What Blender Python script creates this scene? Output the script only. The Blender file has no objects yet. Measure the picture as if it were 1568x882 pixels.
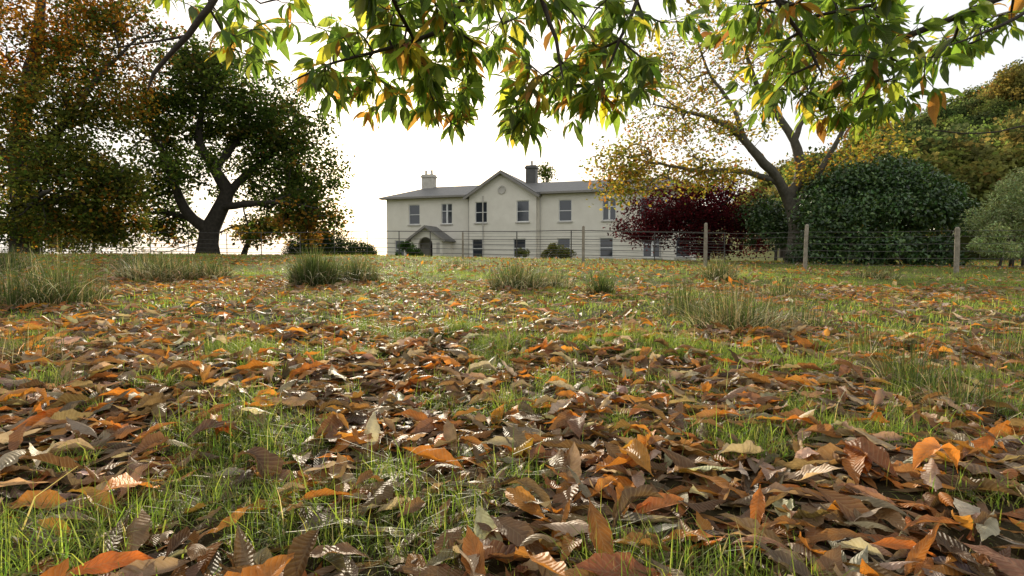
import bpy, math, numpy as np
from mathutils import Vector
R=np.random.default_rng(7)
PITCH=math.atan(41/871); CAMZ=0.60
scene=bpy.context.scene
col=scene.collection
# ---------------------------------------------------------------- helpers
def W(px,py,d):
    """surveyed bearing / elevation / distance -> world position"""
    a=(px-784)/871*d; b=(441-py)/871*d
    return np.array([a, math.cos(PITCH)*d+math.sin(PITCH)*b, CAMZ-math.sin(PITCH)*d+math.cos(PITCH)*b])
TAB=np.random.default_rng(3).random((256,256))
def vn(x,y,s,o=0):
    x=np.asarray(x,float)/s+o*17.3+500; y=np.asarray(y,float)/s+o*9.1+500
    i=np.floor(x).astype(int); j=np.floor(y).astype(int); fx=x-i; fy=y-j
    fx=fx*fx*(3-2*fx); fy=fy*fy*(3-2*fy)
    g=lambda a,b:TAB[a%256,b%256]
    return (g(i,j)*(1-fx)+g(i+1,j)*fx)*(1-fy)+(g(i,j+1)*(1-fx)+g(i+1,j+1)*fx)*fy
def sst(t):
    t=np.clip(t,0,1); return t*t*(3-2*t)
def gz(x,y):
    x=np.asarray(x,float); y=np.asarray(y,float)
    yc=28-2.5*np.logaddexp(0,np.clip((28-y)/2.5,-50,50)); yc=np.where(y<12,y,yc)
    z=.0265*np.maximum(yc,-60)-np.where(x<0,.017,.012)*14*np.tanh(x/14)
    z=z+.06*(vn(x,y,1.3)-.5)+.03*(vn(x,y,.5,2)-.5)+.12*(vn(x,y,5,4)-.5)*sst(np.hypot(x,y)/6)
    z=z-np.clip(y-95,0,400)*.03
    z=z+25*sst((x-26)/75)*sst((y-34)/60)
    return z
def newmesh(name,V,F,mats=(),colr=None,luv=None,smooth=False,matidx=None,parent=None):
    """V (n,3); F (m,k) int array or list of lists"""
    me=bpy.data.meshes.new(name)
    V=np.asarray(V,np.float32)
    if isinstance(F,np.ndarray):
        m,k=F.shape
        me.vertices.add(len(V)); me.vertices.foreach_set('co',V.ravel())
        me.loops.add(m*k); me.loops.foreach_set('vertex_index',F.astype(np.int32).ravel())
        me.polygons.add(m); me.polygons.foreach_set('loop_start',np.arange(0,m*k,k,dtype=np.int32))
        try: me.polygons.foreach_set('loop_total',np.full(m,k,np.int32))
        except Exception: pass
    else:
        me.from_pydata(V.tolist(),[],F)
    if matidx is not None: me.polygons.foreach_set('material_index',np.asarray(matidx,np.int32))
    me.polygons.foreach_set('use_smooth',np.full(len(me.polygons),smooth,bool))
    if colr is not None:
        a=me.attributes.new('Col','FLOAT_COLOR','POINT'); c=np.ones((len(V),4),np.float32); c[:,:3]=colr
        a.data.foreach_set('color',c.ravel())
    if luv is not None:
        a=me.attributes.new('luv','FLOAT_VECTOR','POINT'); a.data.foreach_set('vector',np.asarray(luv,np.float32).ravel())
    me.update(calc_edges=True); me.validate()
    for m_ in mats: me.materials.append(m_)
    ob=bpy.data.objects.new(name,me); col.objects.link(ob)
    if parent: ob.parent=parent
    return ob
def empty(name,loc=(0,0,0),rz=0):
    e=bpy.data.objects.new(name,None); e.location=loc; e.rotation_euler=(0,0,rz); e.empty_display_size=.5; col.objects.link(e); return e
def unit(v): return v/np.maximum(np.linalg.norm(v,axis=-1,keepdims=True),1e-9)
# ---------------------------------------------------------------- materials
def mat(name):
    m=bpy.data.materials.new(name); m.use_nodes=True; nt=m.node_tree; nt.nodes.clear()
    return m,nt,nt.nodes.new('ShaderNodeOutputMaterial')
def N(nt,t,**k):
    n=nt.nodes.new(t)
    for a,b in k.items(): setattr(n,a,b)
    return n
def mth(nt,op,a,b=None,c=None,clamp=False):
    n=nt.nodes.new('ShaderNodeMath'); n.operation=op; n.use_clamp=clamp
    for i,v in enumerate((a,b,c)):
        if v is None: continue
        if isinstance(v,(int,float)): n.inputs[i].default_value=v
        else: nt.links.new(v,n.inputs[i])
    return n.outputs[0]
def mixc(nt,f,a,b,bt='MIX'):
    n=nt.nodes.new('ShaderNodeMix'); n.data_type='RGBA'; n.blend_type=bt
    for i,v in ((0,f),(6,a),(7,b)):
        if isinstance(v,(int,float)): n.inputs[i].default_value=v
        elif isinstance(v,tuple): n.inputs[i].default_value=(*v,1)
        else: nt.links.new(v,n.inputs[i])
    return n.outputs[2]
def noise(nt,scale,detail=4,vec=None,rough=.55):
    n=N(nt,'ShaderNodeTexNoise'); n.inputs['Scale'].default_value=scale; n.inputs['Detail'].default_value=detail; n.inputs['Roughness'].default_value=rough
    if vec is not None: nt.links.new(vec,n.inputs['Vector'])
    return n.outputs['Fac']
def leafmat(name,trans=.4,rough=.5,spec=.3,vein=False,gain=1.3,nscale=0,simple=False,bump=.4,spot=.66,vmix=.16):
    m,nt,out=mat(name); L=nt.links.new
    at=N(nt,'ShaderNodeAttribute',attribute_name='Col')
    c=at.outputs['Color']
    geo=N(nt,'ShaderNodeNewGeometry')
    if nscale:
        f=noise(nt,nscale,2,geo.outputs['Position'])
        k=mth(nt,'MULTIPLY_ADD',f,1.1,.45)
        cc=N(nt,'ShaderNodeCombineColor')
        for i in range(3): L(k,cc.inputs[i])
        c=mixc(nt,1.0,c,cc.outputs[0],'MULTIPLY')
    if simple:
        bs=N(nt,'ShaderNodeBsdfDiffuse'); L(c,bs.inputs['Color'])
    else:
        bs=N(nt,'ShaderNodeBsdfPrincipled'); bs.inputs['Roughness'].default_value=rough; bs.inputs['Specular IOR Level'].default_value=spec
        if vein:
            la=N(nt,'ShaderNodeAttribute',attribute_name='luv'); sx=N(nt,'ShaderNodeSeparateXYZ'); L(la.outputs['Vector'],sx.inputs[0])
            ac=mth(nt,'ABSOLUTE',sx.outputs[1])
            ph=mth(nt,'SUBTRACT',sx.outputs[0],mth(nt,'MULTIPLY',ac,.14))
            w=mth(nt,'SINE',mth(nt,'MULTIPLY',ph,95.0))
            vl=mth(nt,'POWER',mth(nt,'MULTIPLY_ADD',w,.5,.5),6.0)
            mid=mth(nt,'LESS_THAN',ac,.06)
            vv=mth(nt,'MAXIMUM',vl,mid)
            c=mixc(nt,mth(nt,'MULTIPLY',vv,vmix),c,(.42,.33,.18))
            sp=noise(nt,70,2,geo.outputs['Position']); spf=mth(nt,'MULTIPLY_ADD',sp,3.0,-3*spot+.3,clamp=True)
            c=mixc(nt,mth(nt,'MULTIPLY',spf,.6),c,(.06,.035,.018))
            b=N(nt,'ShaderNodeBump'); b.inputs['Strength'].default_value=bump; b.inputs['Distance'].default_value=.003
            L(mth(nt,'ADD',mth(nt,'ADD',mth(nt,'MULTIPLY',w,.45),mid),mth(nt,'MULTIPLY',sp,2.0)),b.inputs['Height']); L(b.outputs[0],bs.inputs['Normal'])
        L(c,bs.inputs['Base Color'])
    tr=N(nt,'ShaderNodeBsdfTranslucent')
    g=mixc(nt,1.0,c,(gain,gain*.97,gain*.7),'MULTIPLY'); L(g,tr.inputs['Color'])
    mx=N(nt,'ShaderNodeMixShader'); mx.inputs[0].default_value=trans
    L(bs.outputs[0],mx.inputs[1]); L(tr.outputs[0],mx.inputs[2]); L(mx.outputs[0],out.inputs[0])
    return m
def solid(name,c1,c2=None,rough=.8,scale=5,bump=0,metal=0,bscale=None,spec=.4):
    m,nt,out=mat(name); L=nt.links.new
    tc=N(nt,'ShaderNodeTexCoord'); bs=N(nt,'ShaderNodeBsdfPrincipled'); bs.inputs['Roughness'].default_value=rough; bs.inputs['Metallic'].default_value=metal; bs.inputs['Specular IOR Level'].default_value=spec
    f=noise(nt,scale,5,tc.outputs['Object'],.65)
    r=N(nt,'ShaderNodeMapRange'); r.inputs[1].default_value=.3; r.inputs[2].default_value=.7; L(f,r.inputs[0])
    L(mixc(nt,r.outputs[0],c1,c2 or tuple(x*.8 for x in c1)),bs.inputs['Base Color'])
    if bump:
        b=N(nt,'ShaderNodeBump'); b.inputs['Strength'].default_value=bump; b.inputs['Distance'].default_value=.03
        L(noise(nt,bscale or scale*3,4,tc.outputs['Object']),b.inputs['Height']); L(b.outputs[0],bs.inputs['Normal'])
    L(bs.outputs[0],out.inputs[0]); return m
M_bark=solid('bark',(.075,.062,.048),(.03,.026,.02),.9,6,.9,bscale=14)
M_barkg=solid('bark_grey',(.13,.115,.085),(.055,.048,.035),.85,5,.7,bscale=16)
M_twig=solid('twig_bark',(.06,.045,.03),(.03,.022,.015),.8,20,.4)
M_leaf=leafmat('foliage',.48,simple=True,gain=1.8)
M_rhodo=leafmat('glossy_foliage',.2,.38,.6)
M_litter=leafmat('fallen_leaf',.30,.5,.3,vein=True,gain=1.9,nscale=28,bump=.55)
M_green=leafmat('chestnut_leaf',.62,.42,.4,vein=True,gain=2.4,nscale=14,bump=.3,spot=.75,vmix=.12)
M_grass=leafmat('grass_blade',.55,.45,.3,gain=2.1)
M_litter_far=leafmat('fallen_leaf_far',.32,.6,.15,gain=1.8)
# ---------------------------------------------------------------- leaf builders
def cards(P,D,Nn,L,wr,C):
    P=np.asarray(P);D=unit(D);S=unit(np.cross(Nn,D));U=np.cross(D,S)
    L=np.asarray(L)[:,None]; w=L*wr
    V=np.stack([P,P+D*L*.45+S*w+U*L*.08,P+D*L-U*L*.06,P+D*L*.45-S*w+U*L*.08],1).reshape(-1,3)
    F=np.arange(len(V)).reshape(-1,4)
    return V,F,np.repeat(C,4,0)
def rdir(n,rng=R): return unit(rng.normal(size=(n,3)))
def pal(colors,weights,n,rng=R,var=.18):
    colors=np.array(colors); w=np.array(weights,float); w/=w.sum()
    c=colors[rng.choice(len(colors),n,p=w)]
    return np.clip(c*(1+var*rng.normal(size=(n,1)))*(1+.08*rng.normal(size=(n,3))),.003,.9)
def bigleaves(P,D,Nn,L,beta,fold,curl,ph,wr,C,ns=9,nc=5,wav=.22,teeth=0):
    """curled leaves as grids. returns V,F,C,luv"""
    n=len(P); s=np.linspace(0,1,ns); c=np.linspace(-1,1,nc)
    D=unit(D);S=unit(np.cross(Nn,D));U=np.cross(D,S)
    th=beta[:,None]*(s[None]-.4)+.25*np.sin(ph[:,None]*3+s[None]*5)*(wav>.1)
    ds=1/(ns-1)
    cx=np.concatenate([np.zeros((n,1)),np.cumsum(np.cos((th[:,1:]+th[:,:-1])/2)*ds,1)],1)
    cz=np.concatenate([np.zeros((n,1)),np.cumsum(np.sin((th[:,1:]+th[:,:-1])/2)*ds,1)],1)
    sc=np.clip((s-.07)/.93,0,1)
    w=np.sin(np.pi*sc**1.1)**.85*wr+.007; w[-1]=.004
    if teeth: w=w*(1+teeth*np.where(np.arange(ns)%2==0,1,-1)*(sc>.1))
    w=w[None,:]*np.exp(R.normal(0,.16,n))[:,None]
    ang=c[None,None]*curl[:,None,None]*(.6+.4*np.sin(np.pi*s+ph[:,None]*.3))[:,:,None]
    rr=np.where(np.abs(curl)>.05,curl,.05)[:,None,None]
    lat=w[:,:,None]*np.sin(ang+0)/rr
    hgt=w[:,:,None]*(1-np.cos(ang))/rr+np.abs(c)[None,None]*w[:,:,None]*fold[:,None,None]
    hgt=hgt+np.abs(c)[None,None]**2*w[:,:,None]*wav*np.sin(s[None,:,None]*21+ph[:,None,None]+c[None,None]*2)
    X=cx[:,:,None]-np.sin(th)[:,:,None]*hgt; Z=cz[:,:,None]+np.cos(th)[:,:,None]*hgt
    Lk=L[:,None,None,None]
    V=P[:,None,None]+Lk*(X[...,None]*D[:,None,None]+lat[...,None]*S[:,None,None]+Z[...,None]*U[:,None,None])
    i,j=np.meshgrid(np.arange(ns-1),np.arange(nc-1),indexing='ij'); a=(i*nc+j).ravel()
    f=np.stack([a,a+1,a+nc+1,a+nc],1)
    F=(f[None]+(np.arange(n)*ns*nc)[:,None,None]).reshape(-1,4)
    luv=np.zeros((n,ns,nc,3)); luv[...,0]=s[None,:,None]; luv[...,1]=c; 
    return V.reshape(-1,3),F,np.repeat(C,ns*nc,0),luv.reshape(-1,3)
def blades(B,h,w,yaw,lean,C,ns=3):
    n=len(B); s=np.linspace(0,1,ns+1)
    d=np.stack([np.cos(yaw),np.sin(yaw),0*yaw],1); sd=np.stack([-np.sin(yaw),np.cos(yaw),0*yaw],1)
    tw=R.normal(0,.6,n); sd=sd*np.cos(tw)[:,None]+d*np.sin(tw)[:,None]
    ctr=B[:,None]+d[:,None]*(h*lean)[:,None,None]*(s**1.8)[None,:,None]
    ctr[...,2]+=h[:,None]*(s[None]-.45*np.minimum(lean,1.6)[:,None]*s[None]**2.4)
    ww=(w[:,None]*(1-s[None]**1.5*.97))[...,None]*.5
    V=np.stack([ctr-sd[:,None]*ww,ctr+sd[:,None]*ww],2).reshape(-1,3)
    k=2*(ns+1); i=np.arange(ns)*2
    f=np.stack([i,i+1,i+3,i+2],1); F=(f[None]+(np.arange(n)*k)[:,None,None]).reshape(-1,4)
    return V,F,np.repeat(C,k,0)
def join(parts):
    V=[];F=[];C=[];o=0;Lu=[]
    for p in parts:
        V.append(p[0]);F.append(p[1]+o);C.append(p[2]);o+=len(p[0])
        if len(p)>3: Lu.append(p[3])
    return np.concatenate(V),np.concatenate(F),np.concatenate(C),(np.concatenate(Lu) if Lu else None)
def tube(pts,rad,sides=6,rough=0):
    pts=np.asarray(pts,float);n=len(pts)
    t=np.gradient(pts,axis=0);t=unit(t)
    a=np.array([0,0,1.]) if abs(t[0][2])<.9 else np.array([1.,0,0])
    u=unit(np.cross(t[0],a)); Us=[]
    for i in range(n):
        u=unit(u-t[i]*np.dot(u,t[i])); Us.append(u)
    Us=np.array(Us);Vs=np.cross(t,Us)
    an=np.arange(sides)*2*np.pi/sides
    rr=np.asarray(rad,float)[:,None]*np.ones(sides)[None]
    if rough: rr=rr*(1+rough*R.normal(size=rr.shape))
    V=pts[:,None]+rr[...,None]*(np.cos(an)[None,:,None]*Us[:,None]+np.sin(an)[None,:,None]*Vs[:,None])
    i,j=np.meshgrid(np.arange(n-1),np.arange(sides),indexing='ij')
    F=np.stack([i*sides+j,i*sides+(j+1)%sides,(i+1)*sides+(j+1)%sides,(i+1)*sides+j],-1).reshape(-1,4)
    return V.reshape(-1,3),F,np.zeros((n*sides,3))
def catmull(p,seg):
    p=np.asarray(p,float); P=np.vstack([2*p[0]-p[1],p,2*p[-1]-p[-2]]); out=[];
    for i in range(1,len(P)-2):
        m=max(1,int(np.linalg.norm(P[i+1,:3]-P[i,:3])/seg))
        for k in range(m):
            t=k/m
            out.append(.5*((2*P[i])+(-P[i-1]+P[i+1])*t+(2*P[i-1]-5*P[i]+4*P[i+1]-P[i+2])*t*t+(-P[i-1]+3*P[i]-3*P[i+1]+P[i+2])*t**3))
    out.append(P[-2]); return np.array(out)
def grow(limbs,tips,r_tip,seg,sides=6,jit=.08,rough=0,bow=.1):
    pos=[];par=[];man=[]
    for li,l in enumerate(limbs):
        l=np.array(l,float)
        if li==0: prev=-1
        else:
            A=np.array(pos); prev=int(np.argmin(np.linalg.norm(A-l[0,:3],axis=1)))
            if np.linalg.norm(A[prev]-l[0,:3])<seg*1.5: l[0,:3]=A[prev]
            else: l=np.vstack([[*A[prev],l[0,3]],l])
        q=catmull(l,seg)
        for k,a in enumerate(q):
            if k==0 and li>0: continue
            j=R.normal(0,jit*seg*.35,3) if k>0 else 0
            pos.append(a[:3]+j); par.append(prev); man.append(max(a[3],r_tip)); prev=len(pos)-1
    nm=len(pos)
    A=np.zeros((nm+len(tips)*14,3)); A[:nm]=pos; n=nm
    pl=np.zeros(len(A)); root=A[0]
    for i in range(nm):
        if par[i]>=0: pl[i]=pl[par[i]]+np.linalg.norm(A[i]-A[par[i]])
    tips=np.asarray(tips); dmin=np.array([np.min(np.linalg.norm(A[:nm]-t,axis=1)) for t in tips])
    tipn=[]
    lo=int(nm*.12)
    for ti in np.argsort(dmin):
        t=tips[ti]; d=np.linalg.norm(A[lo:n]-t,axis=1)+.12*pl[lo:n]; b=int(np.argmin(d))+lo
        dist=np.linalg.norm(A[b]-t); m=int(np.clip(dist/seg,1,12)); prev=b; p0=A[b].copy()
        off=R.normal(0,bow*dist,3)+np.array([0,0,bow*dist*.7])
        for k in range(1,m+1):
            f=k/m; q=p0*(1-f)+t*f+off*math.sin(math.pi*f)+(R.normal(0,jit*seg,3) if k<m else 0)
            A[n]=q; pl[n]=pl[prev]+np.linalg.norm(q-A[prev]); par.append(prev); man.append(0); prev=n; n+=1
        tipn.append(prev)
    A=A[:n]; cnt=np.zeros(n)
    for t in tipn: cnt[t]+=1
    for i in range(n-1,-1,-1):
        if par[i]>=0: cnt[par[i]]+=cnt[i]
    r=r_tip*np.maximum(cnt,1)**.5
    for i in range(n):
        if man[i]: r[i]=man[i]
        elif par[i]>=0: r[i]=min(r[i],r[par[i]]*.85)
    ch=[[] for _ in range(n)]
    for i in range(n):
        if par[i]>=0: ch[par[i]].append(i)
    parts=[]; stack=[(0,None)]
    while stack:
        s,pp=stack.pop(); c=[s] if pp is None else [pp,s]; cur=s
        while ch[cur]:
            k=sorted(ch[cur],key=lambda q:-(r[q]+ (1 if man[q] and q==cur+1 else 0)))
            for o in k[1:]: stack.append((o,cur))
            cur=k[0]; c.append(cur)
        if len(c)>1:
            rr=r[c].copy()
            if pp is not None: rr[0]=min(rr[0],rr[1]*1.15)
            rr[-1]*=.5
            sd=sides if rr.max()>r_tip*4 else max(4,sides-3) 
            parts.append(tube(A[c],rr,sd,rough if rr.max()>r_tip*6 else 0))
    idx=np.arange(nm,n); dr=unit(A[idx]-A[np.array(par)[idx]])
    return join(parts),A[idx],dr,A[tipn],unit(A[tipn]-A[np.array(par)[tipn]])
def ellpts(blobs):
    out=[]
    for (c,r,n) in blobs:
        d=rdir(n)*(R.random((n,1))**.42); out.append(np.asarray(c)+d*np.asarray(r))
    return np.vstack(out)
def foliage_tree(name,limbs,blobs,r_tip,seg,nleaf,size,sig,palette,wts,bark=M_bark,wr=.33,lm=M_leaf,sides=8,rough=.05,keep=1.,flat=.75,patch=None):
    root=empty(name)
    tips=ellpts(blobs); zmin=gz(tips[:,0],tips[:,1])+.6; tips[:,2]=np.maximum(tips[:,2],zmin)
    wood,nodes,nd,tp,td=grow(limbs,tips,r_tip,seg,sides,.12,rough)
    newmesh('trunk_and_branches',wood[0],wood[1],[bark],smooth=True,parent=root)
    base=np.vstack([tp,tp,nodes[R.random(len(nodes))<.5]])
    base=base[R.random(len(base))<keep]
    m=len(base); cc=pal(palette,wts,m,var=.28)
    if patch:
        p2,w2,sc_,fn=patch; q=fn(base)+.5*(vn(base[:,0],base[:,2],sc_,31)-.5)+.2*R.normal(size=m)>.5
        cc[q]=pal(p2,w2,q.sum(),var=.22)
    k=np.maximum(1,R.poisson(nleaf,m)); rep=np.repeat(np.arange(m),k); n=len(rep)
    P=base[rep]+R.normal(size=(n,3))*sig*np.array([1,1,flat])
    C=cc[rep]*(1+.2*R.normal(size=(n,1)))
    if not patch: mixm=R.random(n)<.35; C[mixm]=pal(palette,wts,mixm.sum())
    D=rdir(n)*[1,1,.6]-np.array([0,0,.25]); Nn=rdir(n)+np.array([0,0,.6])
    V,F,C2=cards(P,D,Nn,size*(.7+.6*R.random(n)),wr,np.clip(C,.004,.9))
    newmesh('foliage',V,F,[lm],C2,parent=root)
    return root
def wl(pts): # surveyed limb (px,py,d,r)
    return [[*W(a,b,d),r] for a,b,d,r in pts]
def wb(px,py,d,rx,ry,n,rd=None):
    r=(rx*d/871,(rd if rd else (rx+ry)/2*d/871),ry*d/871); return (W(px,py,d),r,n)
# ---------------------------------------------------------------- ground
k=7;n=400;t=np.linspace(-1,1,n+1)
gx=600*np.sinh(k*t)/math.sinh(k); gy=700*np.sinh(k*t)/math.sinh(k)+2
X,Y=np.meshgrid(gx,gy,indexing='ij'); Zg=gz(X,Y)
V=np.stack([X,Y,Zg],-1).reshape(-1,3)
i,j=np.meshgrid(np.arange(n),np.arange(n),indexing='ij'); a=(i*(n+1)+j).ravel()
F=np.stack([a,a+n+1,a+n+2,a+1],1)
m,nt,out=mat('pasture_ground'); L=nt.links.new
geo=N(nt,'ShaderNodeNewGeometry'); pos=geo.outputs['Position']
bs=N(nt,'ShaderNodeBsdfPrincipled'); bs.inputs['Roughness'].default_value=.95; bs.inputs['Specular IOR Level'].default_value=.1
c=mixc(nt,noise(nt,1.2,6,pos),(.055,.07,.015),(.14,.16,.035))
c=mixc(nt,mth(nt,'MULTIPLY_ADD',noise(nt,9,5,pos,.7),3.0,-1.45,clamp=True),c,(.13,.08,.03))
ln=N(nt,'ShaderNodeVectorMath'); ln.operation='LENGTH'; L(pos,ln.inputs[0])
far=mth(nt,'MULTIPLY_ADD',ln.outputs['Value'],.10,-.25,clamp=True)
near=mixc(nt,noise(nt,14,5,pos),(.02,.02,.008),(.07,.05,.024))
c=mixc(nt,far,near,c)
L(c,bs.inputs['Base Color'])
b=N(nt,'ShaderNodeBump'); b.inputs['Strength'].default_value=.8; b.inputs['Distance'].default_value=.05; L(noise(nt,25,6,pos,.7),b.inputs['Height']); L(b.outputs[0],bs.inputs['Normal'])
L(bs.outputs[0],out.inputs[0])
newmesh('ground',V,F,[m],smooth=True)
def gpatch(x,y):
    return .40*vn(x,y,.36,11)+.15*vn(x,y,1.3,12)+.45*vn(x,y,.17,13)
def wedge(n,d0,d1,pw=1.,hw=1.05):
    d=(d0**(1+pw)+(d1**(1+pw)-d0**(1+pw))*R.random(n))**(1/(1+pw)); x=(R.random(n)*2-1)*hw*d+ (R.random(n)-.5)*.8
    return x,d
# ---------------------------------------------------------------- fallen leaves
LP=[(.45,.16,.025),(.52,.22,.04),(.27,.125,.042),(.29,.195,.115),(.40,.30,.20),(.11,.06,.03),(.20,.11,.052),(.52,.42,.30)]
LWt=[1.9,1.5,2.4,3.0,1.8,1.6,2.8,.6]
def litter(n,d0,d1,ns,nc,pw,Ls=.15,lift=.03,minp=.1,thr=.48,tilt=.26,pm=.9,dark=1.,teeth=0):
    x,y=wedge(n,d0,d1,pw); g=gpatch(x,y)
    kp=R.random(n)<np.clip(1.0-(g-thr)*7,minp,1); x=x[kp];y=y[kp];n=len(x)
    Lg=Ls*np.exp(np.clip(R.normal(0,.24,n),-.6,.4)); yaw=R.random(n)*2*np.pi
    pit=R.normal(0,tilt*.7,n); D=np.stack([np.cos(yaw)*np.cos(pit),np.sin(yaw)*np.cos(pit),np.sin(pit)],1)
    Nn=np.stack([R.normal(0,tilt*1.4,n),R.normal(0,tilt*1.4,n),np.ones(n)],1)
    P=np.stack([x,y,gz(x,y)+.006+lift*R.random(n)**1.5+np.abs(np.sin(pit))*Lg*.3],1)-D*Lg[:,None]*.45
    fl=R.random(n)<.45; Nn[fl]*=-1
    beta=R.normal(.0,.7*pm,n); curl=np.abs(R.normal(.4,.9*pm,n)); curl=np.clip(curl,.08,2.5); fold=np.abs(R.normal(0,.25,n))
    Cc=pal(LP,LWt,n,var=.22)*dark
    return bigleaves(P,D,Nn,Lg,beta,fold,curl,R.random(n)*7,.165,Cc,ns,nc,.16,teeth)
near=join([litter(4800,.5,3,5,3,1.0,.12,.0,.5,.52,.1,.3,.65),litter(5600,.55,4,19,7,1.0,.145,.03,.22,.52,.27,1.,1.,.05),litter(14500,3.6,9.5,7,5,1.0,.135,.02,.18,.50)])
newmesh('fallen_leaves',near[0],near[1],[M_litter],near[2],near[3],smooth=True)
x,y=wedge(27000,8.5,31,1.,1.05); g=.4*vn(x,y,.5,15)+.35*vn(x,y,1.4,5)+.25*vn(x,y,5,6); kp=R.random(len(x))<np.clip(1.3-y*.038-(g-.45)*3.5,.08,1); x=x[kp];y=y[kp];n=len(x)
P=np.stack([x,y,gz(x,y)+.02+.03*R.random(n)],1); D=rdir(n)*[1,1,.35]; Nn=rdir(n)*.6+[0,0,1]
FV=cards(P,D,Nn,.125*(.7+.6*R.random(n)),.24,pal(LP,LWt,n)); newmesh('fallen_leaves',FV[0],FV[1],[M_litter_far],FV[2])
# ---------------------------------------------------------------- grass
GP=[(.13,.20,.03),(.18,.24,.04),(.09,.14,.025),(.24,.27,.06),(.34,.30,.14)]; GW=[3,3,2,2,.9]
def grass(n,d0,d1,h,w,ns,pw,thr,hw=1.05,soft=9,mn=.03):
    x,y=wedge(n,d0,d1,pw,hw); g=gpatch(x,y); kp=R.random(n)<np.clip((g-thr)*soft,mn,1); x=x[kp];y=y[kp];g=g[kp];n=len(x)
    hh=h*np.exp(R.normal(0,.42,n))*(.7+3.4*np.clip(g-thr,0,.25))*(.7+.6*vn(x,y,.3,21))
    B=np.stack([x,y,gz(x,y)-.005],1)
    tone=(.75+.5*vn(x,y,.9,23))[:,None]
    return blades(B,hh,w*(.6+.8*R.random(n)),R.random(n)*2*np.pi,np.abs(R.normal(.8,.6,n)),np.clip(pal(GP,GW,n)*tone,.01,.9),ns)
gg=join([grass(180000,.5,4,.048,.0027,3,1.,.49,mn=.06,soft=11)])
g2=join([grass(155000,3.5,12,.045,.0055,2,1.,.45,mn=.14),grass(150000,11,36,.055,.012,1,1.,.32,1.15,6)])
newmesh('grass',gg[0],gg[1],[M_grass],gg[2]); newmesh('grass',g2[0],g2[1],[M_grass],g2[2])
# rush tussocks
def tussock(px,d,rad,h,n,pale,ly=1.):
    n=int(n*2.4); h*=1.32; rad*=1.08
    u=(px-784)/871; x0=u*d; y0=d
    r=rad*R.random(n)**.7*.8; a=R.random(n)*2*np.pi
    x=x0+r*np.cos(a)*1.0; y=y0+r*np.sin(a)*ly
    yaw=a+R.normal(0,.8,n); lean=np.abs(R.normal(.35,.33,n))*(.4+1.1*r/rad)
    P1=[(.045,.068,.02),(.07,.09,.028),(.032,.046,.016),(.30,.26,.17),(.17,.13,.07)]
    Cc=pal(P1,[3,2.5,2.3,.9*pale,1.0*pale],n)
    dry=R.random(n)<.18*pale; lean[dry]+=1.1; Cc[dry]=pal([(.46,.42,.32),(.25,.18,.10)],[1,1],dry.sum())
    h_=h*(.3+.75*R.random(n)**1.2)*(1-.35*r/rad); B=np.stack([x,y,gz(x,y)-.02],1)
    wd=np.full(n,.0034 if d<3.5 else (.005 if d<6 else .009))
    V,F,C=blades(B,h_,wd,yaw,lean,Cc,5)
    newmesh('rush_tussock',V,F,[M_grass],C)
for a in [(95,5.4,.42,.60,360,.6),(20,5.0,.35,.52,240,.8),(245,9.4,.70,.50,800,1.8),(320,9.8,.45,.38,400,1.6),(482,8.4,.40,.56,950,.4),(545,9.2,.45,.46,480,.7),(10,10.5,.5,.5,350,.9),
          (795,8.4,.5,.42,680,1.3),(850,8.6,.35,.32,260,1.6),(1050,5.4,.3,.44,170,.7),(1125,4.4,.42,.42,520,1.5),(1220,4.8,.33,.30,190,1.4),(1395,2.5,.13,.36,70,.4),(1475,2.15,.2,.27,80,1.2),(1330,3.1,.14,.38,50,.6),
          (25,2.7,.26,.22,200,1.9),(80,2.2,.14,.15,60,1.6),(920,7.5,.22,.38,130,.5),(1560,3.4,.28,.30,100,1.3),(1100,11,.4,.5,280,1.2),(1340,12,.5,.3,220,1.5),(210,11.5,.5,.5,240,1),(700,14,.5,.25,200,1.),(1200,7.5,.35,.3,180,1.5)]:
    tussock(*a)
# ---------------------------------------------------------------- house
TH=-math.atan2(7,22.2); HX,HY=-13.6,62.0
house=empty('country_house',(HX,HY,0),TH)
ct,st=math.cos(TH),-math.sin(TH)
def T(px):
    u=(px-784)/871; return (HY*u-HX)/(ct+st*u)
M_wall=solid('cream_render',(.80,.755,.655),(.69,.645,.55),.9,.7,.15,bscale=25)
m,nt,out=mat('roof_slate'); L=nt.links.new
tc=N(nt,'ShaderNodeTexCoord'); br=N(nt,'ShaderNodeTexBrick'); L(tc.outputs['Object'],br.inputs['Vector']); br.inputs['Scale'].default_value=2.5
br.inputs['Color1'].default_value=(.10,.10,.105,1); br.inputs['Color2'].default_value=(.16,.16,.16,1); br.inputs['Mortar'].default_value=(.04,.04,.04,1); br.inputs['Mortar Size'].default_value=.03
bs=N(nt,'ShaderNodeBsdfPrincipled'); bs.inputs['Roughness'].default_value=.6
L(mixc(nt,mth(nt,'MULTIPLY',noise(nt,1.5,5,tc.outputs['Object']),.6),br.outputs['Color'],(.18,.17,.14)),bs.inputs['Base Color']); L(bs.outputs[0],out.inputs[0]); M_slate=m
M_frame=solid('white_window_frame',(.8,.8,.77),rough=.5,scale=3)
M_trim=solid('bargeboard_paint',(.26,.24,.21),rough=.6,scale=3)
M_stone=solid('sill_stone',(.55,.52,.46),(.42,.39,.34),.85,4,.3)
m,nt,out=mat('window_glass'); bs=N(nt,'ShaderNodeBsdfPrincipled'); bs.inputs['Base Color'].default_value=(.035,.04,.05,1); bs.inputs['Roughness'].default_value=.06; bs.inputs['Specular IOR Level'].default_value=.8
b=N(nt,'ShaderNodeBump'); b.inputs['Strength'].default_value=.08; nt.links.new(noise(nt,1.2,2),b.inputs['Height']); nt.links.new(b.outputs[0],bs.inputs['Normal'])
nt.links.new(bs.outputs[0],out.inputs[0]); M_glass=m
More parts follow.
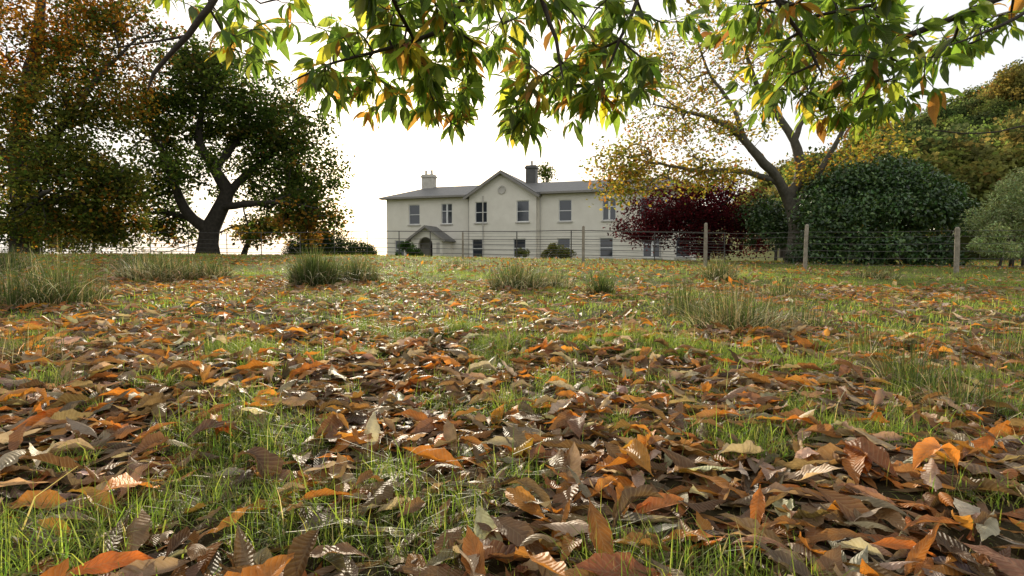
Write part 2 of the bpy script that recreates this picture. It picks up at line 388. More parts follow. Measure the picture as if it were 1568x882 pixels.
M_door=solid('door_paint',(.05,.03,.025),rough=.5,scale=3)
def boxes(name,bl,mt,parent,bev=0):
    V=[];F=[]
    for (x0,x1,y0,y1,z0,z1) in bl:
        o=len(V); V+=[(x,y,z) for z in (z0,z1) for x,y in ((x0,y0),(x1,y0),(x1,y1),(x0,y1))]
        F+=[[o,o+3,o+2,o+1],[o+4,o+5,o+6,o+7],[o,o+1,o+5,o+4],[o+1,o+2,o+6,o+5],[o+2,o+3,o+7,o+6],[o+3,o,o+4,o+7]]
    ob=newmesh(name,np.array(V),F,[mt],parent=parent)
    if bev:
        md=ob.modifiers.new('b','BEVEL'); md.width=bev; md.segments=2
    return ob
def wallpanel(x0,x1,z0,z1,yf,ops,V,F):
    xs=sorted({x0,x1,*[o[0] for o in ops],*[o[1] for o in ops]}); zs=sorted({z0,z1,*[o[2] for o in ops],*[o[3] for o in ops]})
    def q(*p):
        o=len(V); V.extend(p); F.append([o,o+1,o+2,o+3])
    for a,b in zip(xs[:-1],xs[1:]):
        for c,d in zip(zs[:-1],zs[1:]):
            mx,mz=(a+b)/2,(c+d)/2
            if any(o[0]<mx<o[1] and o[2]<mz<o[3] for o in ops): continue
            q((a,yf,c),(b,yf,c),(b,yf,d),(a,yf,d))
    for a,b,c,d in ops:
        e=yf+.2
        q((a,yf,c),(a,yf,d),(a,e,d),(a,e,c)); q((b,yf,c),(b,e,c),(b,e,d),(b,yf,d)); q((a,yf,d),(b,yf,d),(b,e,d),(a,e,d)); q((a,yf,c),(a,e,c),(b,e,c),(b,yf,c))
LEN=32.; xa,xb=T(722),T(823); EV=7.3; PJ=-.6; BASE=-.5
UP=(4.5,6.62); LO=(.95,2.85); ww=1.3
up=[(T(635),UP,ww,'s'),(T(684.5),UP,ww*.95,'c'),(T(740),UP,ww,'s'),(T(803),UP,ww,'s'),(T(865),UP,ww,'s'),(T(932),UP,ww,'c'),(T(990),UP,ww,'s'),(T(1045),UP,ww,'s')]
lo=[(T(735),LO,ww,'s'),(T(798),LO,ww,'s'),(T(863),LO,ww,'s'),(T(928),LO,ww,'s'),(T(998),LO,ww*1.3,'c'),(T(1045),LO,ww,'s'),(T(612),LO,1.1,'s')]
V=[];F=[];frames=[];panes=[];sills=[]
regions=[(0,xa,0.),(xa,xb,PJ),(xb,LEN,0.)]
for (r0,r1,yf) in regions:
    ops=[]
    for (tc_,(z0,z1),w,kd) in up+lo:
        if not (r0<tc_<r1): continue
        a,b=tc_-w/2,tc_+w/2; ops.append((a,b,z0,z1)); e=yf+.13
        f=.07
        frames+=[(a,a+f,e-.03,e+.04,z0,z1),(b-f,b,e-.03,e+.04,z0,z1),(a+f,b-f,e-.03,e+.04,z1-f,z1),(a+f,b-f,e-.03,e+.04,z0,z0+f*1.3)]
        mz=(z0+z1)/2
        if kd=='s': frames+=[(a+f,b-f,e-.025,e+.035,mz-.035,mz+.035)]
        else: frames+=[(tc_-.09,tc_+.09,e-.025,e+.035,z0+f*1.3,z1-f),(a+f,tc_-.09,e-.02,e+.03,mz+.25,mz+.32),(tc_+.09,b-f,e-.02,e+.03,mz+.25,mz+.32)]
        panes.append((a+f,b-f,e+.012,e+.022,z0+f,z1-f))
        sills.append((a-.1,b+.1,yf-.12,yf+.12,z0-.12,z0-.003))
    wallpanel(r0,r1,BASE,EV,yf,ops,V,F)
def q(*p):
    o=len(V); V.extend(p); F.append(list(range(o,o+len(p))))
APX=9.55; xm=(xa+xb)/2; DEP=8.
q((xa,PJ,EV),(xb,PJ,EV),(xm,PJ,APX-.12))
q((xa,PJ,BASE),(xa,PJ,EV),(xa,0,EV),(xa,0,BASE)); q((xb,PJ,BASE),(xb,0,BASE),(xb,0,EV),(xb,PJ,EV))
q((0,0,BASE),(0,0,EV),(0,DEP,EV),(0,DEP,BASE)); q((LEN,0,BASE),(LEN,DEP,BASE),(LEN,DEP,EV),(LEN,0,EV)); q((0,DEP,BASE),(0,DEP,EV),(LEN,DEP,EV),(LEN,DEP,BASE))
newmesh('walls',np.array(V),F,[M_wall],parent=house)
boxes('window_frames',frames,M_frame,house); boxes('window_panes',panes,M_glass,house); boxes('window_sills',sills,M_stone,house)
def slab(V,F,pts,th=.12):
    o=len(V);n=len(pts); V.extend(pts); V.extend([(a,b,c-th) for a,b,c in pts])
    F.append([o+i for i in range(n)]); F.append([o+n+i for i in range(n)][::-1])
    for i in range(n): F.append([o+i,o+n+i,o+n+(i+1)%n,o+(i+1)%n])
V=[];F=[];ov=.55; RZ=8.95; ez=EV+.12
slab(V,F,[(-ov,-ov,ez),(LEN+ov,-ov,ez),(LEN-3.2,DEP/2,RZ),(3.2,DEP/2,RZ)])
slab(V,F,[(LEN+ov,DEP+ov,ez),(-ov,DEP+ov,ez),(3.2,DEP/2,RZ),(LEN-3.2,DEP/2,RZ)])
slab(V,F,[(-ov,DEP+ov,ez),(-ov,-ov,ez),(3.2,DEP/2,RZ)]); slab(V,F,[(LEN+ov,-ov,ez),(LEN+ov,DEP+ov,ez),(LEN-3.2,DEP/2,RZ)])
yg=PJ-.5; sl=(APX-EV)/(xm-xa); go=.45
slab(V,F,[(xa-go,yg,EV-sl*go+.1),(xm,yg,APX+.1),(xm,DEP-1,APX+.1),(xa-go,DEP-1,EV-sl*go+.1)][::-1],.13)
slab(V,F,[(xb+go,yg,EV-sl*go+.1),(xm,yg,APX+.1),(xm,DEP-1,APX+.1),(xb+go,DEP-1,EV-sl*go+.1)],.13)
newmesh('roof',np.array(V),F,[M_slate],parent=house)
V=[];F=[]
for sx,x0 in ((1,xa-go),(-1,xb+go)):
    slab(V,F,[(x0,yg-.06,EV-sl*go+.02),(xm,yg-.06,APX+.02),(xm,yg-.004,APX+.02),(x0,yg-.004,EV-sl*go+.02)],.26)
newmesh('bargeboards',np.array(V),F,[M_trim],parent=house)
boxes('eaves_and_gutters',[(-ov,xa-go,-ov-.1,-ov-.005,ez-.2,ez-.02),(xb+go,LEN+ov,-ov-.1,-ov-.005,ez-.2,ez-.02),(-ov+.02,xa-.01,-ov+.02,-.01,ez-.2,ez-.14),(xb+.01,LEN+ov-.02,-ov+.02,-.01,ez-.2,ez-.14)],M_trim,house)
pp=[]
for xx,yf in ((xa-.25,-.003),(xb+.3,-.003),(T(770)-1.9,PJ-.003),(T(1010),-.003)): pp.append((xx-.05,xx+.05,yf-.13,yf-.03,0,EV-.1))
boxes('downpipes',pp,M_stone,house)
ang=np.linspace(0,2*np.pi,21)[:-1]; V=[];F=[]
for r_,yy in ((.42,PJ-.002),(.42,PJ-.10),(.30,PJ-.10),(.28,PJ-.04)):
    V+=[(xm+r_*math.cos(a_),yy,7.75+r_*math.sin(a_)) for a_ in ang]
for kk in range(3):
    for i in range(20): F.append([kk*20+i,kk*20+(i+1)%20,(kk+1)*20+(i+1)%20,(kk+1)*20+i])
F.append([60+i for i in range(20)]); newmesh('gable_roundel',np.array(V),F,[M_stone],parent=house)
M_chim=solid('chimney_render',(.60,.57,.50),(.42,.39,.33),.9,2,.3)
def chimney(x,y,zt,mt,w=.75):
    boxes('chimney',[(x-w,x+w,y-.5,y+.5,7.6,zt-.35),(x-w-.1,x+w+.1,y-.6,y+.6,zt-.35,zt-.17),(x-w-.02,x+w+.02,y-.52,y+.52,zt-.17,zt)],mt,house,.02)
    parts=[tube([(x+dx,y,zt),(x+dx,y,zt+.1),(x+dx,y,zt+.42),(x+dx,y,zt+.5)],[.17,.14,.12,.16],10) for dx in ((-.35,.35) if w>.6 else (0,))]
    p=join(parts); newmesh('chimney_pots',p[0],p[1],[M_stone],smooth=True,parent=house)
chimney(T(629)+.3,DEP/2,10.35,M_chim,.68); chimney(T(806)-.7,DEP/2+.5,10.85,M_slate,.55)
pc=T(669); pw=1.75; pf=-2.4; pe=2.95; pa=4.15; V=[];F=[]
ac=pc-.15; ar=.8; zsr=2.25
xs=[pc-pw,ac-ar]+[ac-ar*math.cos(a_) for a_ in np.linspace(0,math.pi,17)[1:-1]]+[ac+ar,pc+pw]; xs=sorted(xs+[pc])
top=lambda x_:pe+(pa-pe)*(1-abs(x_-pc)/pw)
def arch(x_): return zsr+math.sqrt(max(ar*ar-(x_-ac)**2,0))
for a_,b_ in zip(xs[:-1],xs[1:]):
    inside=ac-ar-1e-6<=(a_+b_)/2<=ac+ar+1e-6
    if inside: q((a_,pf,arch(a_)),(b_,pf,arch(b_)),(b_,pf,top(b_)),(a_,pf,top(a_))); q((a_,pf,arch(a_)),(a_,pf+.35,arch(a_)),(b_,pf+.35,arch(b_)),(b_,pf,arch(b_)))
    else: q((a_,pf,BASE),(b_,pf,BASE),(b_,pf,top(b_)),(a_,pf,top(a_)))
for x_ in (ac-ar,ac+ar): q((x_,pf,BASE),(x_,pf+.35,BASE),(x_,pf+.35,zsr),(x_,pf,zsr))
for x_ in (pc-pw,pc+pw): q((x_,pf,BASE),(x_,0,BASE),(x_,0,pe),(x_,pf,pe))
newmesh('porch_walls',np.array(V),F,[M_wall],parent=house)
V=[];F=[];o_=.45; s2=(pa-pe)/pw
slab(V,F,[(pc-pw-o_,pf-.4,pe-s2*o_+.08),(pc,pf-.4,pa+.08),(pc,-.01,pa+.08),(pc-pw-o_,-.01,pe-s2*o_+.08)][::-1],.14)
slab(V,F,[(pc+pw+o_,pf-.4,pe-s2*o_+.08),(pc,pf-.4,pa+.08),(pc,-.01,pa+.08),(pc+pw+o_,-.01,pe-s2*o_+.08)],.14)
newmesh('porch_roof',np.array(V),F,[M_slate],parent=house)
V=[];F=[]
for x0 in (pc-pw-o_,pc+pw+o_): slab(V,F,[(x0,pf-.45,pe-s2*o_+.1),(pc,pf-.45,pa+.1),(pc,pf-.404,pa+.1),(x0,pf-.404,pe-s2*o_+.1)],.25)
newmesh('porch_bargeboards',np.array(V),F,[M_trim],parent=house)
boxes('front_door',[(ac-.55,ac+.55,-.06,-.01,.9,3.0),(ac-.62,ac-.55,-.09,-.01,.9,3.07),(ac+.55,ac+.62,-.09,-.01,.9,3.07),(ac-.40,ac-.05,-.075,-.06,1.2,1.9),(ac+.05,ac+.40,-.075,-.06,1.2,1.9),(ac-.40,ac-.05,-.075,-.06,2.05,2.8),(ac+.05,ac+.40,-.075,-.06,2.05,2.8)],M_door,house)
boxes('porch_stonework',[(pc+pw-.65,pc+pw-.3,pf-.03,pf-.004,1.4,2.5),(pc-pw-.12,pc-pw+.15,pf-.10,pf-.005,.5,1.3),(pc+pw-.15,pc+pw+.12,pf-.10,pf-.005,.5,1.3)],M_stone,house)
# ---------------------------------------------------------------- fences
M_iron=solid('fence_iron',(.13,.125,.12),(.06,.05,.04),.6,8,.2,metal=.3)
M_post=solid('weathered_oak',(.36,.31,.24),(.18,.15,.11),.9,7,.6,bscale=20)
def path(pts,step):
    p=np.array(pts,float); q_=catmull(np.c_[p,np.zeros(len(p))],step); return q_[:,:2]
def rail(xy,h,r,sides=5):
    z=gz(xy[:,0],xy[:,1])+h; return tube(np.c_[xy,z],np.full(len(xy),r),sides)
mp=path([(-42,33),(-30,34),(-23.6,34),(-14.5,33),(-8,31.5),(-2.5,29),(2.75,26.5),(6.5,26),(9.5,25.5)],2.)
parts=[rail(mp,h,r) for h,r in ((.22,.014),(.46,.014),(.70,.014),(.95,.014),(1.35,.02))]
for p_ in mp: 
    z=float(gz(*p_)); parts.append(tube([(p_[0],p_[1],z-.2),(p_[0],p_[1],z+1.37)],[.025,.025],4))
fm=join(parts); newmesh('metal_estate_fence',fm[0],fm[1],[M_iron])
posts=[(2.75,22,1.4,.055,0),(6.45,19,1.5,.06,.0),(8.75,17,1.38,.055,.03),(12.1,15.5,1.25,.06,-.01),(16.5,13.5,1.3,.055,.02),(-2.2,25.5,1.2,.04,0)]
parts=[]
for (x_,y_,h_,r_,ln_) in posts:
    z=float(gz(x_,y_)); q_=[(x_,y_,z-.3),(x_+ln_*.3,y_,z+h_*.5),(x_+ln_,y_,z+h_*.97),(x_+ln_,y_,z+h_)]
    parts.append(tube(q_,[r_*1.05,r_,r_*.95,r_*.5],8,.05))
wp=join(parts); wf=empty('wire_fence'); newmesh('wooden_posts',wp[0],wp[1],[M_post],smooth=False,parent=wf)
xy=path([(p_[0],p_[1]) for p_ in ([posts[5]]+posts[:5])],1.5)
ws=[rail(xy,h,.006,4) for h in (.2,.4,.6,.8,1.0,1.15)]
for k_ in range(len(xy)-1):
    for f_ in (0,.33,.66):
        p_=xy[k_]*(1-f_)+xy[k_+1]*f_; z=float(gz(*p_)); 
        if p_[0]>8: ws.append(tube([(p_[0],p_[1],z),(p_[0],p_[1],z+.8)],[.003,.003],3))
w_=join(ws); newmesh('fence_wires',w_[0],w_[1],[M_iron],parent=wf)
# ---------------------------------------------------------------- trees
OG=[(.042,.068,.016),(.062,.09,.02),(.10,.13,.028),(.13,.11,.03)]
AUT=[(.26,.12,.025),(.18,.13,.03),(.30,.17,.035)]
foliage_tree('oak_tree',[wl([(318,396,38,.85),(320,372,38,.66),(322,352,38,.60),(338,318,38,.5),(347,290,38,.45),(328,258,37.5,.34),(305,215,37,.25),(312,160,37,.14),(325,115,37,.06)]),
  wl([(322,352,38,.45),(296,335,37.5,.36),(275,305,37,.3),(262,260,36.5,.2),(240,215,36,.12),(225,190,36,.06)]),
  wl([(345,300,38,.3),(375,270,38.5,.24),(415,235,39,.16),(450,195,39,.07)]),
  wl([(335,325,38,.26),(385,312,37,.2),(430,310,36,.13),(480,318,36,.06)]),
  wl([(330,260,37.5,.22),(365,215,38.5,.16),(390,160,39.5,.07)]),
  wl([(290,330,37.5,.2),(250,325,38.5,.15),(215,330,39,.07)]),
  wl([(345,300,38,.22),(335,260,41,.2),(360,200,43,.08)])],
  [wb(330,150,37.5,108,66,200),wb(425,190,38.5,84,62,160),wb(452,262,38.5,75,54,160),wb(250,200,37,65,72,120),wb(462,330,37,62,38,105),wb(240,300,38,52,55,75),wb(350,200,41,120,65,120),wb(310,95,37.5,72,30,70),wb(380,360,37,20,20,10),wb(265,350,39,60,20,30),wb(385,285,41,60,30,30),wb(290,250,34.5,50,40,26)],
  .018,.55,15,.25,.38,OG,[3,3,1.8,.5],patch=(AUT,[1,1,1],3.,lambda b:np.clip((5.0-b[:,2])*.13,0,.35)+.12*(b[:,0]>-15)))
BO=[(.34,.14,.02),(.26,.13,.022),(.40,.20,.03),(.17,.10,.022)]
BG=[(.06,.085,.018),(.09,.11,.024),(.14,.14,.028),(.20,.16,.03)]
foliage_tree('beech_tree',[wl([(40,400,30,.7),(38,330,30,.55),(30,250,30,.45),(40,150,30,.36),(60,40,30,.25),(70,-80,30,.12)]),
  wl([(34,280,30,.3),(90,200,29,.2),(150,120,29,.12),(210,60,29,.05)]),wl([(36,320,30,.25),(110,300,28,.16),(190,260,28,.06)]),
  wl([(40,150,30,.2),(110,60,31,.13),(190,0,31,.05)]),wl([(34,260,30,.25),(-40,180,29,.15),(-120,100,28,.05)]),wl([(38,330,30,.16),(60,300,27,.12),(80,290,25,.05)])],
  [wb(90,60,29.5,128,78,180),wb(60,170,28.5,110,65,140),wb(155,140,29.5,72,68,85),wb(90,260,28,98,55,155),wb(170,290,28.5,60,52,90),wb(60,340,29,110,34,110),wb(30,-60,30,190,80,80),wb(-110,180,29,90,200,80),wb(200,30,30,60,60,55),wb(185,350,30,55,26,40),wb(20,250,32,60,120,60)],
  .014,.5,17,.20,.40,BG,[3,3,2,1.5],patch=(BO,[2.4,2,1.4,.8],3.5,lambda b:np.clip((b[:,2]-3)*.05,0,.40)+.14))
CY=[(.30,.21,.035),(.34,.26,.05),(.20,.19,.035),(.30,.14,.035),(.14,.18,.035)]
foliage_tree('cherry_tree',[wl([(1216,408,26,.46),(1217,370,26,.36),(1218,335,26,.31),(1208,303,26,.30)]),
  wl([(1208,303,26,.26),(1188,270,25.5,.24),(1160,240,25,.2),(1132,208,25,.16),(1100,186,24.5,.12),(1050,172,24,.06),(1000,160,24,.03)]),
  wl([(1208,303,26,.28),(1226,270,26.5,.26),(1216,215,26.5,.2),(1188,172,26.5,.16),(1158,128,26.5,.12),(1140,80,26.5,.08),(1100,20,26,.04)]),
  wl([(1214,315,26,.2),(1240,290,26,.18),(1268,240,25.5,.12),(1300,180,25,.09),(1320,110,25,.04)]),
  wl([(1195,280,25.8,.16),(1135,262,25,.12),(1070,262,24,.08),(980,245,24,.04)]),
  wl([(1216,215,26.5,.14),(1240,150,27,.1),(1250,80,27,.06),(1260,10,27,.03)]),
  wl([(1145,222,25,.12),(1120,160,25.5,.09),(1085,110,26,.06),(1060,40,26,.03)]),
  wl([(1240,290,26,.1),(1300,265,26,.06),(1350,230,26,.03)])],
  [wb(960,265,24,55,48,120),wb(1035,195,24.5,85,45,85),wb(1060,95,26,85,75,105),wb(1170,70,26.5,85,75,105),wb(1270,90,26.5,80,75,95),wb(1310,170,25.5,65,50,65),wb(1275,265,26,65,30,80),wb(1080,265,24.5,80,28,90),wb(1130,200,25,60,30,22),wb(1000,110,24.5,55,55,45),wb(1340,230,26,50,35,45)],
  .009,.4,8,.155,.30,CY,[2.4,2,2.4,1.3,2.2],bark=M_barkg,sides=8)
MR=[(.09,.012,.02),(.065,.01,.016),(.14,.025,.03),(.04,.012,.014)]
foliage_tree('red_maple_tree',[wl([(1082,409,30,.2),(1082,365,30,.15),(1078,335,30,.12),(1070,300,30,.05)]),wl([(1080,360,30,.1),(1030,320,29.5,.06),(985,315,29,.03)]),wl([(1080,350,30,.09),(1110,310,30,.06),(1140,295,30,.03)])],
  [wb(1050,318,30,86,44,190),wb(990,345,29.5,46,30,80),wb(1110,325,30.5,60,52,140),wb(1065,350,30,80,32,120),wb(1150,355,31,40,38,60),wb(1090,385,30,60,14,40)],
  .008,.35,15,.14,.26,MR,[3,3,1,2],lm=leafmat('maple_foliage',.4,simple=True,gain=1.2))
foliage_tree('birch_tree',[wl([(836,400,80,.2),(836,300,80,.12),(836,252,80,.03)])],[wb(836,266,80,13,14,28)],.01,.6,9,.35,.35,OG,[1,1,2,1])
foliage_tree('hawthorn_tree',[wl([(370,398,44,.25),(385,360,44,.15),(395,335,44,.05)])],[wb(395,350,44,38,20,60),wb(450,340,44,36,20,30),wb(120,366,46,90,22,90)],.012,.5,16,.24,.42,[(.11,.11,.03),(.07,.085,.022),(.20,.14,.045)],[2,3,1.5])
# shrubs
def shrub(name,lumps,n,size,palette,wts,lm,wr=.3,out_=.55):
    Ps=[];Os=[];Cs=[]
    tot=sum(l[1]**2 for l in lumps)
    for c_,r_ in lumps:
        k_=int(n*r_*r_/tot); ns_=max(6,int(20*r_)); sub=rdir(ns_); sub[:,2]=np.abs(sub[:,2])*1.1-.25
        si=R.integers(ns_,size=k_); sr=r_*.36*(.7+.6*R.random(ns_)); off=.68+.36*R.random(ns_)
        d=rdir(k_); ctr=sub*off[:,None]*r_
        rr=sr[si]*(1-.5*R.random(k_)**2)
        Ps.append(np.asarray(c_)+ctr[si]+d*rr[:,None]*[1,1,.8]); Os.append(unit(d+.4*sub[si]))
        tone=(.7+.6*R.random(ns_))[si]; Cs.append(pal(palette,wts,k_,var=.25)*tone[:,None])
    P=np.vstack(Ps);O=np.vstack(Os);C_=np.clip(np.vstack(Cs),.004,.9); g=gz(P[:,0],P[:,1]); P[:,2]=np.maximum(P[:,2],g+.05*R.random(len(P)))
    D=O*out_+rdir(len(P))*.8+[0,0,-.2]; Nn=O*.5+[0,0,.8]+rdir(len(P))*.4
    V,F,C=cards(P,D,Nn,size*(.7+.6*R.random(len(P))),wr,C_)
    root=empty(name); newmesh('foliage',V,F,[lm],C,parent=root)
    st_=[]
    for c_,r_ in lumps[:4]:
        g_=float(gz(c_[0],c_[1])); st_.append(tube([(c_[0],c_[1],g_-.1),(c_[0]+.1,c_[1],(g_+c_[2])/2),(c_[0],c_[1]+.1,c_[2]+r_*.5)],[.07*r_,.05*r_,.02*r_],5))
    s_=join(st_); newmesh('stems',s_[0],s_[1],[M_bark],parent=root)
GR=[(.04,.085,.02),(.07,.13,.03),(.026,.058,.016),(.11,.17,.045)]
shrub('rhododendron_bush',[(W(1285,345,24),1.7),(W(1330,315,24.5),2.0),(W(1390,325,24),1.9),(W(1435,345,24.5),1.5),(W(1250,385,23.5),1.0),(W(1300,390,23),1.1),(W(1370,395,22.5),1.1),(W(1430,398,22.5),1.0),(W(1365,285,25.5),1.4),(W(1275,315,25.5),1.4),(W(1190,360,28),1.5),(W(1170,340,29),1.4),(W(1420,300,25),1.1),(W(1310,282,25),1.0)],46000,.17,GR,[3,3,2,1.5],M_rhodo)
shrub('willow_bush',[(W(1550,340,20),1.15),(W(1600,330,20),1.6),(W(1530,380,19.5),.8),(W(1570,300,21),.9)],22000,.11,[(.26,.31,.15),(.36,.41,.24),(.17,.20,.09)],[3,2,2],M_leaf,.2)
shrub('clipped_shrub',[(W(488,388,42),2.0),(W(522,386,42),1.7),(W(552,390,42),1.1),(W(462,390,42),1.2)],18000,.16,[(.04,.065,.022),(.06,.085,.03)],[2,1],M_leaf)
shrub('garden_shrub',[(W(622,386,52),.9),(W(636,390,52),.6)],4000,.14,GR,[2,2,2,1],M_leaf)
shrub('garden_shrub',[(W(852,386,40),.75),(W(868,392,40),.6),(W(838,395,40),.5)],4000,.12,[(.14,.15,.04),(.24,.18,.05),(.09,.12,.03)],[2,1,2],M_leaf)
shrub('garden_shrub',[(W(800,390,50),.6)],1500,.12,[(.18,.18,.06),(.09,.11,.03)],[1,2],M_leaf)
# woodland on the hill (one instanced group)
wood=empty('distant_woodland')
protos=[]
WP=[([(.10,.135,.04),(.14,.165,.055),(.07,.09,.03)],[2,2,2]),([(.17,.17,.055),(.12,.135,.04),(.21,.17,.06)],[2,2,1]),([(.24,.16,.05),(.15,.14,.045),(.17,.16,.055)],[2,2,2]),([(.08,.11,.04),(.11,.14,.055),(.05,.07,.028)],[2,1,2])]
for vi,(pl_,w_) in enumerate(WP):
    cl=[]; 
    for q_ in range(60):
        d=rdir(1)[0]; d[2]=abs(d[2])*1.1-.25; cl.append(np.array([0,0,5.6])+d*np.array([3.6,3.6,4.6])*(.55+.45*R.random()))
    cl=np.array(cl); cc=pal(pl_,w_,60,var=.3); rep=np.repeat(np.arange(60),100); n_=len(rep)
    P=cl[rep]+R.normal(size=(n_,3))*[.58,.58,.42]
    V,F,C=cards(P,rdir(n_),rdir(n_)+[0,0,.5],.36*(.6+.8*R.random(n_)),.36,np.clip(cc[rep]*(1+.2*R.normal(size=(n_,1))),.005,.9))
    tv=tube([(0,0,-1),(0,.1,3),(0.2,0,8)],[.3,.22,.08],6)
    mi=np.r_[np.zeros(len(F),int),np.ones(len(tv[1]),int)]
    Va=np.vstack([V,tv[0]]); Fa=np.vstack([F,tv[1]+len(V)]); Ca=np.vstack([C,tv[2]])
    me=newmesh('woodland_tree',Va,Fa,[M_leaf,M_bark],Ca,matidx=mi); protos.append(me.data); bpy.data.objects.remove(me)
def put(x_,y_,s_,v=None):
    ob=bpy.data.objects.new('woodland_tree',protos[int(R.choice(4,p=[.30,.26,.16,.28])) if v is None else v]); ob.location=(x_,y_,float(gz(x_,y_))-.2); ob.rotation_euler=(0,0,R.random()*6.3); ob.scale=(s_*(.9+.3*R.random()),s_*(.9+.3*R.random()),s_*(.85+.3*R.random())); col.objects.link(ob); ob.parent=wood
for yy in np.arange(40,116,6):
    for xx in np.arange(24,140,6):
        x_=xx+R.normal(0,1.8); y_=yy+R.normal(0,1.8); u=x_/y_
        if .42<u<1.3 and x_>26: put(x_,y_,.9+.3*R.random()*(1 if y_>55 else .4))
for x_,y_,s_ in [(30,33,.5),(34,30,.55),(27,38,.5),(22,44,.5),(24,50,.7),(-48,50,.6),(-54,44,.7),(-60,55,1.),(-44,60,.6),(-42,42,.55),(-38,46,.45),(21,36,.42),(18.5,40,.5)]: put(x_,y_,s_)
# ---------------------------------------------------------------- overhanging chestnut
root=empty('chestnut_tree')
limbs=[[(1,-4,-.2,.3),(1,-3.9,1.5,.26),(.8,-3.2,2.9,.2),(.3,-1,3.6,.14),(0,1,3.6,.1),(0,2.2,3.3,.06)],
 [(0,0,3.6,.08),(-1.3,1.5,3.4,.06),(-2.2,2.6,3.0,.04)],[(0,0,3.6,.08),(1.5,1.5,3.4,.06),(2.9,2.4,3.0,.04)],
 wl([(360,-110,3.1,.024),(340,-20,3.1,.020),(320,12,3.1,.018),(290,55,3.1,.016),(258,85,3.1,.013),(236,112,3.1,.011),(226,140,3.1,.005)]),
 wl([(280,65,3.1,.008),(200,70,3.2,.005),(150,75,3.2,.003)]),
 wl([(740,-90,2.9,.02),(715,-10,3.,.016),(668,48,3.05,.013),(600,72,3.1,.010),(545,88,3.15,.008),(480,108,3.2,.006),(432,134,3.2,.004)]),
 wl([(520,-80,3.3,.012),(560,-10,3.3,.010),(600,60,3.3,.008),(640,110,3.3,.005)]),
 wl([(800,-90,2.8,.018),(830,0,2.9,.013),(850,60,2.9,.010),(862,120,2.9,.006)]),
 wl([(980,-90,3.2,.016),(975,0,3.2,.012),(950,60,3.2,.009),(925,120,3.2,.005)]),
 wl([(1150,-90,3.,.018),(1190,0,3.,.014),(1225,50,3.,.010),(1262,120,3.,.006)]),
 wl([(1300,-90,3.3,.016),(1340,10,3.3,.012),(1365,90,3.3,.008),(1372,150,3.3,.004)]),
 wl([(1680,-60,3.,.018),(1600,0,3.,.012),(1530,40,3.,.008),(1450,72,3.,.004)]),
 wl([(1680,180,3.2,.01),(1590,190,3.2,.006),(1500,205,3.2,.004),(1420,198,3.2,.003)]),
 wl([(560,-60,2.6,.01),(470,-15,2.7,.007),(400,5,2.8,.004)])]
def ob_(px,py,rx,ry,n,d=3.4): return wb(px,py,d,rx,ry,n,.55)
tips=ellpts([ob_(590,25,75,40,28,3.1),ob_(535,122,75,42,34),ob_(640,120,50,65,34),ob_(700,125,32,72,26),ob_(690,15,60,35,18,2.9),ob_(790,30,75,45,26),ob_(800,155,42,48,32),ob_(880,115,42,72,38),
  ob_(930,45,60,45,26),ob_(955,130,42,38,20),ob_(290,2,40,10,4),ob_(375,30,40,25,12),ob_(370,75,30,12,6),ob_(430,0,60,12,5,2.9),ob_(1060,5,60,20,10,3.1),ob_(1160,25,60,30,18),ob_(1190,118,45,55,28),
  ob_(1270,60,55,60,26),ob_(1300,125,45,50,26),ob_(1355,40,35,60,18),ob_(1368,145,28,42,18),ob_(1480,45,65,32,20),ob_(1550,20,50,30,16),ob_(1445,88,20,12,3),ob_(1240,5,120,20,18,3.),ob_(800,-25,300,20,36,2.9),ob_(1390,-20,150,20,16,3.)])
wood_,nodes,nd,tp,td=grow(limbs,tips,.0024,.09,8,.10,.03,.06)
newmesh('trunk_and_branches',wood_[0],wood_[1],[M_twig],smooth=True,parent=root)
Pl=[];Dl=[];Nl=[]
GC=[(.075,.13,.02),(.11,.18,.025),(.18,.24,.03),(.05,.09,.018),(.36,.32,.035),(.32,.17,.03),(.20,.09,.025)]
cw=[4,4,3,2.2,.8,.45,.3]; Cl=[]
for p_,d_ in zip(tp,td):
    k_=int(R.integers(6,10)); a0=R.random()*6.28; ax=unit(d_+np.array([0,0,-.5])); e1=unit(np.cross(ax,[.3,.9,.1])); e2=np.cross(ax,e1)
    yl=R.random()<.10
    for q_ in range(k_):
        a_=a0+q_*6.283/k_+R.normal(0,.25); rd=e1*math.cos(a_)+e2*math.sin(a_); s_=.5+.5*R.random()
        D_=unit(ax*.5+rd*s_+np.array([0,0,-.45])+R.normal(0,.12,3)); Pl.append(p_-d_*.03*R.random()); Dl.append(D_); Nl.append(unit(ax*-.8+rd*.2+np.array([0,0,.9])+R.normal(0,.25,3)))
        Cl.append(pal(GC,[1,1,1,.3,3,2.4,1.2] if yl else cw,1,var=.12)[0])
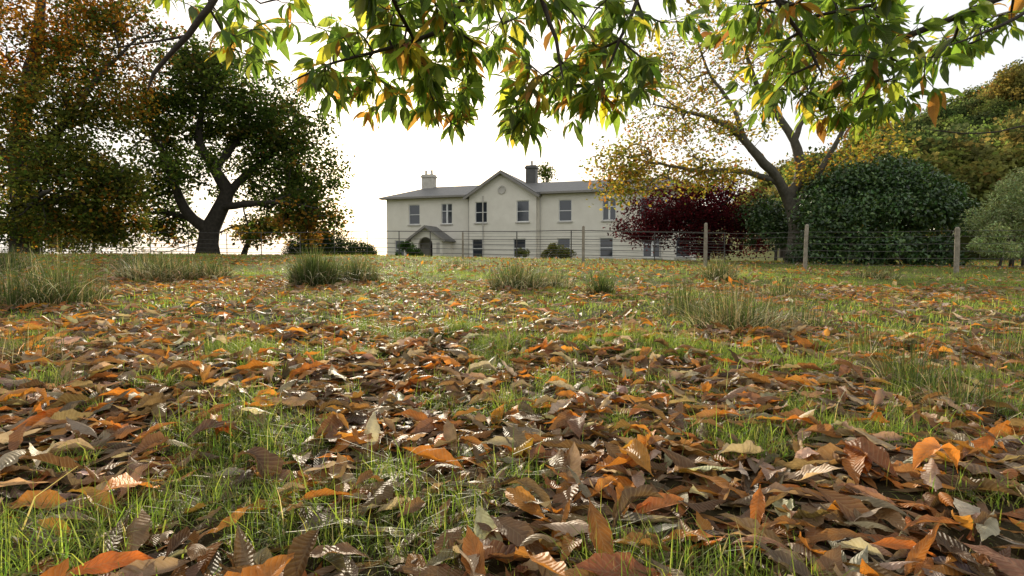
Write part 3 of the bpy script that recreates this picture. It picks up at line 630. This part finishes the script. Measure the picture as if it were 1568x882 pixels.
n_=len(Pl); Lg=.128*np.exp(R.normal(0,.22,n_))
B=bigleaves(np.array(Pl),np.array(Dl),np.array(Nl),Lg,R.normal(-.5,.4,n_),np.abs(R.normal(.2,.15,n_)),np.full(n_,.25),R.random(n_)*7,.17,np.array(Cl),9,5,.09)
newmesh('leaves',B[0],B[1],[M_green],B[2],B[3],smooth=True,parent=root)
# ---------------------------------------------------------------- light
EL=math.radians(16); AZ=math.radians(-11.3)
sd=Vector((math.sin(AZ)*math.cos(EL),math.cos(AZ)*math.cos(EL),math.sin(EL)))
sun=bpy.data.lights.new('sun','SUN'); sun.energy=5; sun.angle=math.radians(.6); sun.color=(1,.88,.68)
so=bpy.data.objects.new('sun',sun); so.rotation_euler=(-sd).to_track_quat('-Z','Y').to_euler(); col.objects.link(so)
w=bpy.data.worlds.new('World'); scene.world=w; w.use_nodes=True; nt=w.node_tree; nt.nodes.clear(); L=nt.links.new
out=nt.nodes.new('ShaderNodeOutputWorld'); bg=nt.nodes.new('ShaderNodeBackground'); bg.inputs[1].default_value=.15
sky=nt.nodes.new('ShaderNodeTexSky'); sky.sky_type='NISHITA'; sky.sun_disc=False; sky.sun_elevation=EL; sky.sun_rotation=AZ; sky.dust_density=3; sky.air_density=1.0
tc=nt.nodes.new('ShaderNodeTexCoord')
cl=noise(nt,2.2,5,tc.outputs['Generated'],.6)
cloud=mixc(nt,cl,(6.9,6.95,7.0),(9.0,8.9,8.7))
f=mth(nt,'MULTIPLY_ADD',cl,.4,.56,clamp=True)
L(mixc(nt,f,sky.outputs[0],cloud),bg.inputs[0]); L(bg.outputs[0],out.inputs[0])
# ---------------------------------------------------------------- camera
cam=bpy.data.cameras.new('camera'); cam.lens=20; cam.sensor_width=36; cam.clip_end=3000; cam.clip_start=.05
co=bpy.data.objects.new('camera',cam); co.location=(0,0,CAMZ); co.rotation_euler=(math.pi/2-PITCH,0,0); col.objects.link(co); scene.camera=co
scene.view_settings.view_transform='Standard'; scene.view_settings.look='None'; scene.view_settings.exposure=0
